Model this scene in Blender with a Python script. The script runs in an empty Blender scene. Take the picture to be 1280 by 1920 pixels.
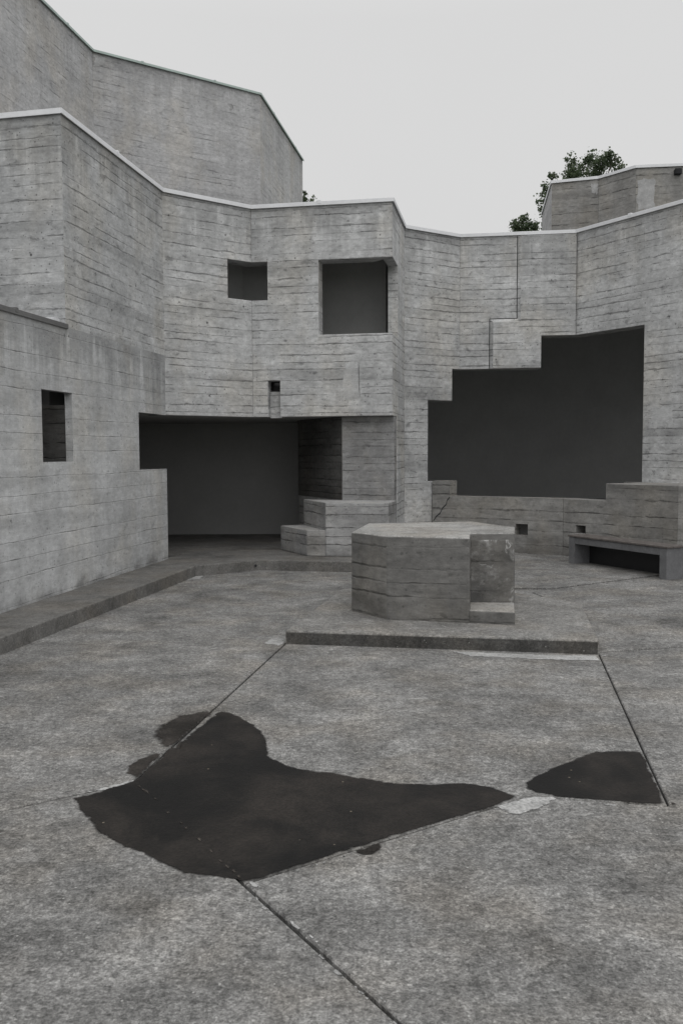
import bpy, bmesh, math, random
from mathutils import Vector, Matrix, noise
from mathutils.geometry import delaunay_2d_cdt
random.seed(7)
scene = bpy.context.scene
col = scene.collection

# ------------------------------------------------------------------ camera
F, CX, CY, CAM_H = 1690.0, 640.0, 960.0, 1.72          # focal length and centre in photo pixels, eye height
PITCH, ROLL = math.atan(112.0 / F), -0.005
_f = Vector((0, math.cos(PITCH), -math.sin(PITCH)))
_u0 = Vector((0, math.sin(PITCH), math.cos(PITCH)))
_r0 = Vector((1, 0, 0))
_r = _r0 * math.cos(ROLL) + _u0 * math.sin(ROLL)
_u = -_r0 * math.sin(ROLL) + _u0 * math.cos(ROLL)
cam_data = bpy.data.cameras.new('camera')
cam = bpy.data.objects.new('camera', cam_data)
col.objects.link(cam)
m = Matrix.Identity(4)
for i in range(3):
    m[i][0], m[i][1], m[i][2] = _r[i], _u[i], -_f[i]
m[2][3] = CAM_H
cam.matrix_world = m
cam_data.sensor_fit = 'HORIZONTAL'
cam_data.sensor_width = 24.0
cam_data.lens = 24.0 * F / 1280.0
cam_data.clip_start = 0.05
cam_data.clip_end = 2000
scene.camera = cam

# ------------------------------------------------------------------ sky, sun, exposure
SUN_EL, SUN_AZ = math.radians(56), math.radians(166)    # azimuth clockwise from +Y: behind the camera
world = bpy.data.worlds.new('World')
scene.world = world
world.use_nodes = True
wn = world.node_tree
wn.nodes.clear()
def wnode(t, **kw):
    n = wn.nodes.new(t)
    for k, v in kw.items():
        setattr(n, k, v)
    return n
sky = wnode('ShaderNodeTexSky', sky_type='NISHITA', sun_disc=False, sun_elevation=SUN_EL, sun_rotation=SUN_AZ)
sky.air_density, sky.dust_density = 1.0, 4.0
tc = wnode('ShaderNodeTexCoord')
sep = wnode('ShaderNodeSeparateXYZ')
wn.links.new(tc.outputs['Generated'], sep.inputs[0])
# overcast cloud deck: a little brighter overhead than at the horizon
ramp = wnode('ShaderNodeMapRange')
ramp.inputs[1].default_value, ramp.inputs[2].default_value = 0.42, 1.0
ramp.inputs[3].default_value, ramp.inputs[4].default_value = 6.95, 11.5
wn.links.new(sep.outputs[2], ramp.inputs[0])
nz = wnode('ShaderNodeTexNoise')
nz.inputs['Scale'].default_value, nz.inputs['Detail'].default_value = 2.2, 5.0
wn.links.new(tc.outputs['Generated'], nz.inputs['Vector'])
nr = wnode('ShaderNodeMapRange')
nr.inputs[1].default_value, nr.inputs[2].default_value = 0.25, 0.75
nr.inputs[3].default_value, nr.inputs[4].default_value = 0.985, 1.015
wn.links.new(nz.outputs['Fac'], nr.inputs[0])
mul = wnode('ShaderNodeMath', operation='MULTIPLY')
wn.links.new(ramp.outputs[0], mul.inputs[0]); wn.links.new(nr.outputs[0], mul.inputs[1])
hs = wnode('ShaderNodeHueSaturation')
hs.inputs['Saturation'].default_value = 0.15
wn.links.new(sky.outputs[0], hs.inputs['Color'])
mix = wnode('ShaderNodeMixRGB')
mix.inputs[0].default_value = 0.97
wn.links.new(hs.outputs[0], mix.inputs[1]); wn.links.new(mul.outputs[0], mix.inputs[2])
bg = wnode('ShaderNodeBackground')
bg.inputs['Strength'].default_value = 0.1
wout = wnode('ShaderNodeOutputWorld')
wn.links.new(mix.outputs[0], bg.inputs[0]); wn.links.new(bg.outputs[0], wout.inputs[0])

sun_data = bpy.data.lights.new('sun', 'SUN')
sun_data.energy, sun_data.angle, sun_data.color = 0.75, math.radians(60), (1.0, 0.985, 0.965)
sun = bpy.data.objects.new('sun', sun_data)
col.objects.link(sun)
sd = Vector((math.sin(SUN_AZ) * math.cos(SUN_EL), math.cos(SUN_AZ) * math.cos(SUN_EL), math.sin(SUN_EL)))
sun.rotation_euler = sd.to_track_quat('Z', 'Y').to_euler()
sun.location = sd * 60

scene.view_settings.view_transform = 'Standard'
scene.view_settings.look = 'None'
scene.view_settings.exposure = 0.0
scene.view_settings.gamma = 1.0
scene.view_settings.use_curve_mapping = False
scene.cycles.diffuse_bounces = 5
scene.cycles.max_bounces = 10

# ------------------------------------------------------------------ photo pixel -> place
def ray(x, y):
    return _f + _r * ((x - CX) / F) + _u * ((CY - y) / F)
def onz(x, y, z=0.0):
    d = ray(x, y); t = (z - CAM_H) / d.z
    return Vector((d.x * t, d.y * t))
def onp(x, y, A, B):                     # (distance along A->B, height) of a pixel on the vertical plane through A, B
    d = ray(x, y); e = B - A; L = e.length
    n = Vector((e.y, -e.x)); t = (A.dot(n)) / (d.x * n.x + d.y * n.y)
    return (Vector((d.x * t, d.y * t)) - A).dot(e) / L, CAM_H + t * d.z
def V2(x, y): return Vector((x, y))

# ------------------------------------------------------------------ node helper
class NT:
    def __init__(s, name):
        s.mat = bpy.data.materials.new(name); s.mat.use_nodes = True
        s.nt = s.mat.node_tree; s.bsdf = s.nt.nodes['Principled BSDF']
    def n(s, t, ins=None, **kw):
        x = s.nt.nodes.new(t)
        for k, v in kw.items(): setattr(x, k, v)
        for k, v in (ins or {}).items(): s.put(x.inputs[k], v)
        return x
    def put(s, sock, v):
        if isinstance(v, bpy.types.NodeSocket): s.nt.links.new(v, sock)
        elif isinstance(v, bpy.types.Node): s.nt.links.new(v.outputs[0], sock)
        else: sock.default_value = v
    def m(s, op, a, b=0.0, c=0.0, clamp=False):
        return s.n('ShaderNodeMath', {0: a, 1: b, 2: c}, operation=op, use_clamp=clamp).outputs[0]
    def ss(s, v, a, b, lo=0.0, hi=1.0):
        return s.n('ShaderNodeMapRange', {0: v, 1: a, 2: b, 3: lo, 4: hi}, interpolation_type='SMOOTHSTEP').outputs[0]
    def lin(s, v, a, b, lo=0.0, hi=1.0):
        return s.n('ShaderNodeMapRange', {0: v, 1: a, 2: b, 3: lo, 4: hi}).outputs[0]
    def noise(s, vec, scale, detail=3.0, rough=0.55, dist=0.0):
        return s.n('ShaderNodeTexNoise', {'Vector': vec, 'Scale': scale, 'Detail': detail, 'Roughness': rough, 'Distortion': dist}).outputs[0]
    def xyz(s, x, y, z=0.0):
        return s.n('ShaderNodeCombineXYZ', {0: x, 1: y, 2: z}).outputs[0]
    def mixc(s, f, a, b):
        return s.n('ShaderNodeMixRGB', {0: f, 1: a, 2: b}).outputs[0]
    def scale_rgb(s, rgb, v):
        return s.n('ShaderNodeVectorMath', {0: tuple(rgb)[:3] if isinstance(rgb, tuple) else rgb, 'Scale': v}, operation='SCALE').outputs[0]
    def pos(s): return s.n('ShaderNodeNewGeometry').outputs['Position']

def g4(v, tint=(1, 1, 1)): return (v * tint[0], v * tint[1], v * tint[2], 1)

def board_concrete(name, base, bh=0.125, joint=0.45, broken=0.5, tone=0.10, blotch=0.22, pits=0.5, tint=(1, 1, 1),
                   drip=0.10, bumpd=0.012, length=2.6, dirt=0.0, efflo=0.0, seed=0.0, thin=0.06, spots=0.3, rags=0.42, mott=0.20, heavy=0.33, band=0.20, top=None, run=0.28):
    """concrete cast against sawn boards: rows of imprints, broken joints dark with dirt, blow holes, stains"""
    k = NT(name)
    uv = k.n('ShaderNodeUVMap').outputs[0]
    s = k.n('ShaderNodeSeparateXYZ', {0: uv})
    u, v = s.outputs[0], s.outputs[1]
    wob = k.noise(k.xyz(k.m('MULTIPLY', u, 0.55), k.m('MULTIPLY', v, 1.0), seed), 1.0, 3.0)
    v1 = k.m('ADD', v, k.m('MULTIPLY', k.m('SUBTRACT', wob, 0.5), bh * 0.35))
    # boards of uneven width: warp the height before cutting rows
    vw = k.m('ADD', v1, k.m('MULTIPLY', k.m('SINE', k.m('MULTIPLY', v1, 2.1 / bh)), bh * 0.16))
    q = k.m('DIVIDE', vw, bh)
    row = k.m('FLOOR', q); fr = k.m('SUBTRACT', q, row)
    rnd1 = k.n('ShaderNodeTexWhiteNoise', {1: row}, noise_dimensions='1D').outputs[0]
    ub = k.m('ADD', k.m('DIVIDE', u, length), k.m('MULTIPLY', rnd1, 7.3))
    seg = k.m('FLOOR', ub); fu = k.m('SUBTRACT', ub, seg)
    rnd2 = k.n('ShaderNodeTexWhiteNoise', {0: k.xyz(row, seg, 3.1)}, noise_dimensions='2D').outputs[0]
    # joint line: ragged, and broken into dashes of uneven length and weight
    rag = k.noise(k.xyz(k.m('MULTIPLY', u, 7.0), k.m('MULTIPLY', v, 22.0), seed), 1.0, 4.0, 0.65)
    frr = k.m('ADD', fr, k.m('MULTIPLY', k.m('SUBTRACT', rag, 0.5), rags))
    dj = k.m('ABSOLUTE', k.m('SUBTRACT', frr, 0.5))                    # 0.5 at the joint
    dash = k.noise(k.xyz(k.m('MULTIPLY', u, 1.7), k.m('MULTIPLY', row, 3.71), seed + 2.0), 1.0, 4.0, 0.62)
    lw = k.lin(dash, 0.35, 0.72, 0.485, heavy)
    line = k.ss(dj, lw, 0.495)
    brk = k.ss(dash, broken - 0.02, broken + 0.13)
    linestr = k.m('MULTIPLY', line, k.m('ADD', k.m('MULTIPLY', brk, 0.93), thin))
    # stains and grain
    big = k.noise(k.xyz(k.m('MULTIPLY', u, 0.75), k.m('MULTIPLY', v, 0.95), seed + 11.0), 1.0, 6.0, 0.62, 0.4)
    mid = k.noise(k.xyz(k.m('MULTIPLY', u, 2.2), k.m('MULTIPLY', v, 6.5), seed + 5.0), 1.0, 5.0, 0.6)
    grain = k.noise(k.xyz(k.m('MULTIPLY', u, 7.0), k.m('MULTIPLY', v, 70.0), seed), 1.0, 3.0, 0.6)
    fine = k.noise(k.xyz(u, v, seed), 55.0, 3.0, 0.7)
    drp = k.noise(k.xyz(k.m('MULTIPLY', u, 3.6), k.m('MULTIPLY', v, 0.28), seed + 3.0), 1.0, 4.0, 0.6)
    # blow holes, knots
    vo = k.n('ShaderNodeTexVoronoi', {'Vector': k.xyz(u, v, seed), 'Scale': 6.5}, feature='F1')
    vc = k.n('ShaderNodeSeparateXYZ', {0: vo.outputs['Color']})
    hole = k.m('MULTIPLY', k.ss(vo.outputs['Distance'], k.m('ADD', k.m('MULTIPLY', vc.outputs[1], 0.14), 0.03), k.m('MULTIPLY', vc.outputs[1], 0.06)),
               k.m('GREATER_THAN', vc.outputs[0], 0.55))
    vo2 = k.n('ShaderNodeTexVoronoi', {'Vector': k.xyz(u, v, seed + 9), 'Scale': 22.0}, feature='F1')
    vc2 = k.n('ShaderNodeSeparateXYZ', {0: vo2.outputs['Color']})
    hole2 = k.m('MULTIPLY', k.ss(vo2.outputs['Distance'], k.m('ADD', 0.12, k.m('MULTIPLY', vc2.outputs[1], 0.22)), 0.08), k.m('GREATER_THAN', vc2.outputs[0], 0.52))
    holes = k.m('MAXIMUM', hole, k.m('MULTIPLY', hole2, 0.8))
    t = k.m('ADD', 1.0, k.m('MULTIPLY', k.m('SUBTRACT', rnd2, 0.5), 2 * tone))
    t = k.m('MULTIPLY', t, k.lin(big, 0.25, 0.75, 1 - blotch, 1 + blotch))
    t = k.m('MULTIPLY', t, k.lin(mid, 0.25, 0.75, 1 - blotch * 0.75, 1 + blotch * 0.75))
    t = k.m('MULTIPLY', t, k.lin(grain, 0.25, 0.75, 0.93, 1.07))
    t = k.m('MULTIPLY', t, k.lin(fine, 0.25, 0.75, 0.90, 1.10))
    t = k.m('MULTIPLY', t, k.lin(drp, 0.3, 0.7, 1 - drip, 1 + drip))
    t = k.m('MULTIPLY', t, k.m('SUBTRACT', 1.0, k.m('MULTIPLY', linestr, joint)))
    bn = k.noise(k.xyz(k.m('MULTIPLY', u, 0.22), k.m('MULTIPLY', v, 3.2), seed + 91), 1.0, 3.0, 0.5)
    t = k.m('MULTIPLY', t, k.m('SUBTRACT', 1.0, k.m('MULTIPLY', k.ss(bn, 0.54, 0.66), band)))
    if top:                                                            # rain streaks below the coping
        rs = k.noise(k.xyz(k.m('MULTIPLY', u, 4.5), k.m('MULTIPLY', v, 0.12), seed + 95), 1.0, 4.0, 0.7)
        reach = k.lin(rs, 0.35, 0.7, 0.05, 1.5)
        t = k.m('MULTIPLY', t, k.m('SUBTRACT', 1.0, k.m('MULTIPLY', k.ss(k.m('SUBTRACT', top, v), reach, k.m('MULTIPLY', reach, 0.15)), run)))
    mo = k.noise(k.xyz(k.m('MULTIPLY', u, 11.0), k.m('MULTIPLY', v, 17.0), seed + 81), 1.0, 4.0, 0.7)
    t = k.m('MULTIPLY', t, k.lin(mo, 0.28, 0.72, 1 - mott, 1 + mott))
    kn = k.n('ShaderNodeTexVoronoi', {'Vector': k.xyz(u, k.m('MULTIPLY', v, 1.35), seed + 17), 'Scale': 2.9}, feature='F1')
    kc = k.n('ShaderNodeSeparateXYZ', {0: kn.outputs['Color']})
    knot = k.m('MULTIPLY', k.ss(k.m('ADD', kn.outputs['Distance'], k.m('MULTIPLY', k.m('SUBTRACT', mo, 0.5), 0.12)), k.m('ADD', k.m('MULTIPLY', kc.outputs[1], 0.10), 0.06), 0.02), k.m('GREATER_THAN', kc.outputs[0], 0.45))
    t = k.m('MULTIPLY', t, k.m('SUBTRACT', 1.0, k.m('MULTIPLY', knot, spots * 1.1)))
    sp = k.noise(k.xyz(k.m('MULTIPLY', u, 5.0), k.m('MULTIPLY', v, 8.5), seed + 61), 1.0, 4.0, 0.6, 0.3)
    t = k.m('MULTIPLY', t, k.m('SUBTRACT', 1.0, k.m('MULTIPLY', k.ss(sp, 0.60, 0.72), spots)))
    t = k.m('MULTIPLY', t, k.lin(k.ss(k.noise(k.xyz(k.m('MULTIPLY', u, 3.0), k.m('MULTIPLY', v, 4.0), seed + 71), 1.0, 5.0, 0.65), 0.55, 0.70), 0.0, 1.0, 1.0, 1.12))
    t = k.m('MULTIPLY', t, k.m('SUBTRACT', 1.0, k.m('MULTIPLY', holes, pits)))
    warm = k.ss(k.noise(k.xyz(k.m('MULTIPLY', u, 1.3), k.m('MULTIPLY', v, 0.8), seed + 20), 1.0, 4.0), 0.45, 0.7)
    colr = k.mixc(warm, g4(base, tint), g4(base, (tint[0] * 1.03, tint[1] * 1.0, tint[2] * 0.95)))
    if dirt:                                                           # moss and soot in ragged patches along the foot
        dn = k.noise(k.xyz(k.m('MULTIPLY', u, 2.6), k.m('MULTIPLY', v, 1.6), seed + 31), 1.0, 5.0, 0.65)
        lim = k.lin(dn, 0.3, 0.7, 0.14, 0.36)
        df = k.m('MULTIPLY', k.ss(v, lim, k.m('SUBTRACT', lim, 0.16)), dirt)
        colr = k.mixc(df, colr, (0.060, 0.056, 0.050, 1))
    col2 = k.scale_rgb(colr, t)
    if efflo:                                                          # lime bloom: pale ridges
        en = k.noise(k.xyz(k.m('MULTIPLY', u, 3.5), k.m('MULTIPLY', v, 2.2), seed + 41), 1.0, 4.0, 0.6, 1.2)
        ridge = k.ss(k.m('ABSOLUTE', k.m('SUBTRACT', en, 0.5)), 0.03, 0.002, 0.0, 0.8)
        gate = k.ss(k.noise(k.xyz(u, v, seed + 50), 3.2, 2.0), 0.50, 0.62)
        haze_ = k.m('MULTIPLY', k.ss(k.noise(k.xyz(u, v, seed + 55), 5.0, 5.0, 0.7), 0.50, 0.72), 0.42)
        ef = k.m('MULTIPLY', k.m('MAXIMUM', k.m('MULTIPLY', ridge, gate), haze_), efflo)
        col2 = k.mixc(ef, col2, (0.62, 0.62, 0.61, 1))
    k.put(k.bsdf.inputs['Base Color'], col2)
    k.put(k.bsdf.inputs['Roughness'], k.lin(big, 0.3, 0.7, 0.82, 0.95))
    k.bsdf.inputs['Specular IOR Level'].default_value = 0.25
    hgt = k.m('ADD', k.m('MULTIPLY', rnd2, 0.45), k.m('MULTIPLY', linestr, -0.7))
    hgt = k.m('ADD', hgt, k.m('MULTIPLY', fine, 0.20))
    hgt = k.m('ADD', hgt, k.m('MULTIPLY', mid, 0.35))
    bp = k.n('ShaderNodeBump', {'Strength': 0.85, 'Distance': bumpd, 'Height': hgt})
    k.put(k.bsdf.inputs['Normal'], bp)
    return k.mat

def cast_concrete(name, base, contrast=0.35, speck=0.35, tint=(1.0, 0.99, 0.965), rough=0.92, streak=True, white=0.0, stain=0.5, bumpd=0.006):
    """worn paving concrete with exposed grit"""
    k = NT(name)
    p = k.pos()
    s = k.n('ShaderNodeSeparateXYZ', {0: p})
    big = k.noise(p, 1.3, 7.0, 0.68, 0.6)
    mid = k.noise(k.n('ShaderNodeVectorMath', {0: p, 1: (2.0, 2.7, 2.0)}, operation='MULTIPLY').outputs[0], 1.0, 5.0, 0.62, 0.3) if streak else k.noise(p, 3.5, 5.0, 0.6)
    sm = k.noise(p, 6.0, 5.0, 0.7)
    grit = k.noise(p, 95.0, 3.0, 0.75)
    grit2 = k.noise(p, 38.0, 3.0, 0.7)
    vo = k.n('ShaderNodeTexVoronoi', {'Vector': p, 'Scale': 70.0}, feature='F1')
    vc = k.n('ShaderNodeSeparateXYZ', {0: vo.outputs['Color']})
    t = k.lin(big, 0.28, 0.72, 1 - contrast, 1 + contrast)
    t = k.m('MULTIPLY', t, k.lin(mid, 0.28, 0.72, 1 - contrast * 0.8, 1 + contrast * 0.8))
    t = k.m('MULTIPLY', t, k.lin(sm, 0.28, 0.72, 1 - contrast * 0.75, 1 + contrast * 0.75))
    t = k.m('MULTIPLY', t, k.lin(k.noise(p, 17.0, 4.0, 0.72), 0.3, 0.7, 1 - speck * 0.6, 1 + speck * 0.6))
    t = k.m('MULTIPLY', t, k.lin(grit, 0.3, 0.7, 1 - speck, 1 + speck))
    t = k.m('MULTIPLY', t, k.lin(grit2, 0.3, 0.7, 1 - speck * 0.7, 1 + speck * 0.7))
    t = k.m('MULTIPLY', t, k.lin(vc.outputs[0], 0.0, 1.0, 1 - speck * 0.45, 1 + speck * 0.45))
    st = k.ss(k.noise(p, 0.9, 7.0, 0.68, 0.6), 0.50, 0.72)
    t = k.m('MULTIPLY', t, k.m('SUBTRACT', 1.0, k.m('MULTIPLY', st, stain)))
    hue = k.ss(k.noise(p, 1.7, 4.0), 0.42, 0.68)
    c = k.mixc(hue, g4(base, tint), g4(base, (tint[0] * 1.02, tint[1] * 0.985, tint[2] * 0.94)))
    c = k.scale_rgb(c, t)
    pale = k.m('MULTIPLY', k.m('GREATER_THAN', vc.outputs[1], 0.985), k.ss(vo.outputs['Distance'], 0.4, 0.2))
    c = k.mixc(k.m('MULTIPLY', pale, 0.7), c, (0.5, 0.5, 0.48, 1))
    if white:
        wv = k.m('MULTIPLY', k.ss(k.noise(p, 2.4, 6.0, 0.7, 1.0), 0.60, 0.70), white)
        c = k.mixc(wv, c, (0.42, 0.42, 0.41, 1))
    k.put(k.bsdf.inputs['Base Color'], c)
    k.bsdf.inputs['Roughness'].default_value = rough
    k.bsdf.inputs['Specular IOR Level'].default_value = 0.2
    h = k.m('ADD', k.m('MULTIPLY', grit, 0.5), k.m('MULTIPLY', grit2, 0.6))
    h = k.m('ADD', h, k.m('MULTIPLY', sm, 1.0))
    k.put(k.bsdf.inputs['Normal'], k.n('ShaderNodeBump', {'Strength': 0.8, 'Distance': bumpd, 'Height': h}))
    return k.mat

def film_material(name, c_in, c_out, rough, spec, soft=0.5, scale=14.0):
    """thin sheet lying on the paving whose rim breaks up into the concrete"""
    k = NT(name)
    p = k.pos()
    e = k.n('ShaderNodeAttribute', attribute_name='rim').outputs['Fac']
    a = k.ss(k.m('ADD', e, k.m('MULTIPLY', k.m('SUBTRACT', k.noise(p, scale, 5.0, 0.7), 0.5), soft * 1.6)), 0.5 - soft * 0.35, 0.5 + soft * 0.35)
    n1 = k.ss(k.noise(p, 1.6, 5.0, 0.6, 0.4), 0.38, 0.66)
    c = k.mixc(n1, c_in, c_out)
    c = k.scale_rgb(c, k.m('MULTIPLY', k.lin(k.noise(p, 60.0, 3.0, 0.7), 0.3, 0.7, 0.6, 1.4), k.lin(k.noise(p, 8.0, 4.0, 0.7), 0.3, 0.7, 0.8, 1.2)))
    vo = k.n('ShaderNodeTexVoronoi', {'Vector': p, 'Scale': 26.0}, feature='F1')
    vcs = k.n('ShaderNodeSeparateXYZ', {0: vo.outputs['Color']})
    fleck = k.m('MULTIPLY', k.m('GREATER_THAN', vcs.outputs[0], 0.985), k.ss(vo.outputs['Distance'], 0.2, 0.1))
    c = k.mixc(k.m('MULTIPLY', fleck, 0.6), c, (0.30, 0.26, 0.2, 1))
    k.put(k.bsdf.inputs['Base Color'], c)
    k.bsdf.inputs['Roughness'].default_value = rough
    k.bsdf.inputs['Specular IOR Level'].default_value = spec
    k.put(k.bsdf.inputs['Normal'], k.n('ShaderNodeBump', {'Strength': 0.5, 'Distance': 0.004, 'Height': k.noise(p, 50.0, 3.0, 0.7)}))
    k.put(k.bsdf.inputs['Alpha'], a)
    return k.mat

def plain(name, c, rough=0.6, metal=0.0, var=0.15, scale=6.0, spec=0.4, stretch=(1, 1, 1)):
    k = NT(name)
    p = k.n('ShaderNodeVectorMath', {0: k.pos(), 1: stretch}, operation='MULTIPLY').outputs[0]
    t = k.m('MULTIPLY', k.lin(k.noise(p, scale, 5.0, 0.65), 0.28, 0.72, 1 - var, 1 + var), k.lin(k.noise(p, scale * 9, 3.0, 0.65), 0.28, 0.72, 1 - var * 0.6, 1 + var * 0.6))
    k.put(k.bsdf.inputs['Base Color'], k.scale_rgb((c[0], c[1], c[2], 1), t))
    k.bsdf.inputs['Roughness'].default_value = rough
    k.bsdf.inputs['Metallic'].default_value = metal
    k.bsdf.inputs['Specular IOR Level'].default_value = spec
    return k.mat

MAT = {
    'left': board_concrete('left_wall_concrete', 0.52, bh=0.215, joint=0.42, broken=0.55, tone=0.045, blotch=0.20, pits=0.55, tint=(0.985, 1.0, 1.01), drip=0.12, length=1.9, dirt=0.5, seed=1.0, spots=0.22, thin=0.30, rags=0.10, mott=0.17, heavy=0.45, top=3.15, run=0.3, band=0.14),
    'upper_left': board_concrete('pitted_board_concrete', 0.48, bh=0.135, joint=0.42, broken=0.47, tone=0.03, blotch=0.20, pits=0.8, tint=(0.985, 1.0, 1.01), drip=0.08, seed=3.6, spots=0.38, thin=0.05, mott=0.25, heavy=0.32, top=5.47, rags=0.5),
    'front': board_concrete('rough_board_concrete', 0.51, bh=0.130, joint=0.50, broken=0.46, tone=0.03, blotch=0.21, top=5.47, run=0.2, pits=0.75, tint=(0.99, 1.0, 1.005), seed=2.3, spots=0.42, thin=0.08, mott=0.25, rags=0.5),
    'tower': board_concrete('tower_concrete', 0.46, bh=0.17, joint=0.40, broken=0.52, tone=0.03, blotch=0.13, pits=0.65, tint=(1.0, 1.0, 1.015), seed=4.7, spots=0.30, thin=0.03, top=11.0, run=0.15, band=0.1),
    'low': board_concrete('damp_board_concrete', 0.275, bh=0.19, joint=0.55, broken=0.47, tone=0.05, blotch=0.28, pits=0.4, tint=(1.0, 0.985, 0.95), seed=6.1, dirt=0.4, thin=0.12, mott=0.2),
    'seat': board_concrete('seat_concrete', 0.37, bh=0.15, joint=0.55, broken=0.44, tone=0.05, blotch=0.24, pits=0.5, seed=7.4, dirt=0.3, thin=0.1),
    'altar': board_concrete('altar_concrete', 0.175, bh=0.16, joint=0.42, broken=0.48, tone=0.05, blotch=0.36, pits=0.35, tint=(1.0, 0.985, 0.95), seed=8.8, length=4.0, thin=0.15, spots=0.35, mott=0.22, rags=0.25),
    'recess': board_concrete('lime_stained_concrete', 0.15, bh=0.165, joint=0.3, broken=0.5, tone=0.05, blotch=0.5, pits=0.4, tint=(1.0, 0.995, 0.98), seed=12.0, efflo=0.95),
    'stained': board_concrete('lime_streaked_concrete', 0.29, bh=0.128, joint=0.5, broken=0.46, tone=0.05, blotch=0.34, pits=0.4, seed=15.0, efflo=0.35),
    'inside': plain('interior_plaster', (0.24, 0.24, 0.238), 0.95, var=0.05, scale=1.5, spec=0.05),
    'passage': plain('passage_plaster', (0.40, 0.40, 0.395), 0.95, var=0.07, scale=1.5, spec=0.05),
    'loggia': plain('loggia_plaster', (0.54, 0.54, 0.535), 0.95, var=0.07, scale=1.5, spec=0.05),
    'reveal': board_concrete('shade_dark_concrete', 0.11, bh=0.13, joint=0.5, broken=0.4, tone=0.1, blotch=0.4, pits=0.4, tint=(1.0, 0.985, 0.95), seed=17.0),  # dark tone stands for the shade on window jambs and pier flank
    'paving': cast_concrete('paving_concrete', 0.205, contrast=0.32, speck=0.52, white=0.22, stain=0.38),
    'platform': cast_concrete('platform_concrete', 0.225, contrast=0.24, speck=0.42, stain=0.35, tint=(1.0, 0.985, 0.95)),
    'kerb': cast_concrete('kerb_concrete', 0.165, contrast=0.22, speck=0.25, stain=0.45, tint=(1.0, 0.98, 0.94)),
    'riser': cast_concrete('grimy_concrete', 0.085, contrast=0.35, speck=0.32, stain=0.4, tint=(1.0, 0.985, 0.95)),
    'gap': plain('joint_filler', (0.035, 0.036, 0.038), 0.9, var=0.3, spec=0.1),
    'zinc': plain('zinc_coping', (0.80, 0.81, 0.83), 0.45, 0.1, var=0.08, scale=1.5),
    'dark_zinc': plain('weathered_coping', (0.17, 0.17, 0.17), 0.5, 0.2, var=0.15, scale=1.5),
    'copper': plain('green_coping', (0.42, 0.50, 0.47), 0.5, 0.1, var=0.12, scale=1.5),
    'altar_top': cast_concrete('skylit_top_concrete', 0.31, contrast=0.2, speck=0.3, stain=0.3, tint=(1.0, 0.99, 0.96)),  # altar and step tops paler than the sides: sky light painted in
    'patch': plain('repair_mortar', (0.40, 0.40, 0.40), 0.95, var=0.26, scale=5.0, spec=0.15),
    'patch_light': board_concrete('skim_mortar', 0.56, bh=0.5, joint=0.1, tone=0.02, blotch=0.2, pits=0.4, seed=21.0, spots=0.25, mott=0.2, tint=(0.99, 1.0, 1.005)),
    'bench': plain('bench_concrete', (0.17, 0.172, 0.178), 0.8, var=0.22, scale=7.0, spec=0.2),
    'wood': plain('weathered_wood', (0.135, 0.122, 0.115), 0.75, var=0.35, scale=5.0, spec=0.2, stretch=(3, 1, 1)),
    'bench_shade': plain('painted_bench_shade', (0.035, 0.035, 0.037), 0.5, 0.3, var=0.1),  # near-black colour standing for the shade under the bench
    'soil': plain('bare_soil', (0.045, 0.042, 0.038), 0.95, var=0.3),
    'roofing': plain('roof_gravel', (0.22, 0.22, 0.22), 0.95, var=0.3, scale=12),
    'bark': plain('bark', (0.07, 0.06, 0.05), 0.9, var=0.35, scale=8, stretch=(3, 3, 1)),
    'grass': plain('ground_cover', (0.06, 0.075, 0.045), 0.95, var=0.3, scale=0.5),
    'wet': film_material('wet_concrete', (0.006, 0.0056, 0.0053, 1), (0.026, 0.022, 0.019, 1), 0.6, 0.2, soft=0.62),
    'silt': film_material('wet_silt', (0.050, 0.045, 0.040, 1), (0.090, 0.080, 0.070, 1), 0.8, 0.1, soft=0.7, scale=30.0),
    'damp': film_material('damp_concrete', (0.020, 0.018, 0.016, 1), (0.045, 0.040, 0.036, 1), 0.75, 0.15, soft=0.7, scale=9.0),
    'lime': film_material('pale_mortar', (0.42, 0.42, 0.415, 1), (0.31, 0.31, 0.305, 1), 0.95, 0.1, soft=0.6, scale=22.0),
}
k = NT('leaf')
oi = k.n('ShaderNodeAttribute', attribute_name='tone').outputs['Fac']
lc = k.mixc(oi, (0.060, 0.090, 0.050, 1), (0.150, 0.190, 0.105, 1))
k.put(k.bsdf.inputs['Base Color'], lc)
k.bsdf.inputs['Roughness'].default_value = 0.55
tr = k.n('ShaderNodeBsdfTranslucent', {'Color': lc})
ms = k.n('ShaderNodeMixShader', {0: 0.4, 1: k.bsdf.outputs[0], 2: tr.outputs[0]})
k.nt.links.new(ms.outputs[0], k.nt.nodes['Material Output'].inputs['Surface'])
MAT['leaf'] = k.mat
k = NT('window_glass')
k.bsdf.inputs['Base Color'].default_value = (0.012, 0.012, 0.012, 1)
k.bsdf.inputs['Roughness'].default_value = 0.04
k.bsdf.inputs['IOR'].default_value = 1.45
k.bsdf.inputs['Transmission Weight'].default_value = 0.0
MAT['glass'] = k.mat

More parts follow.
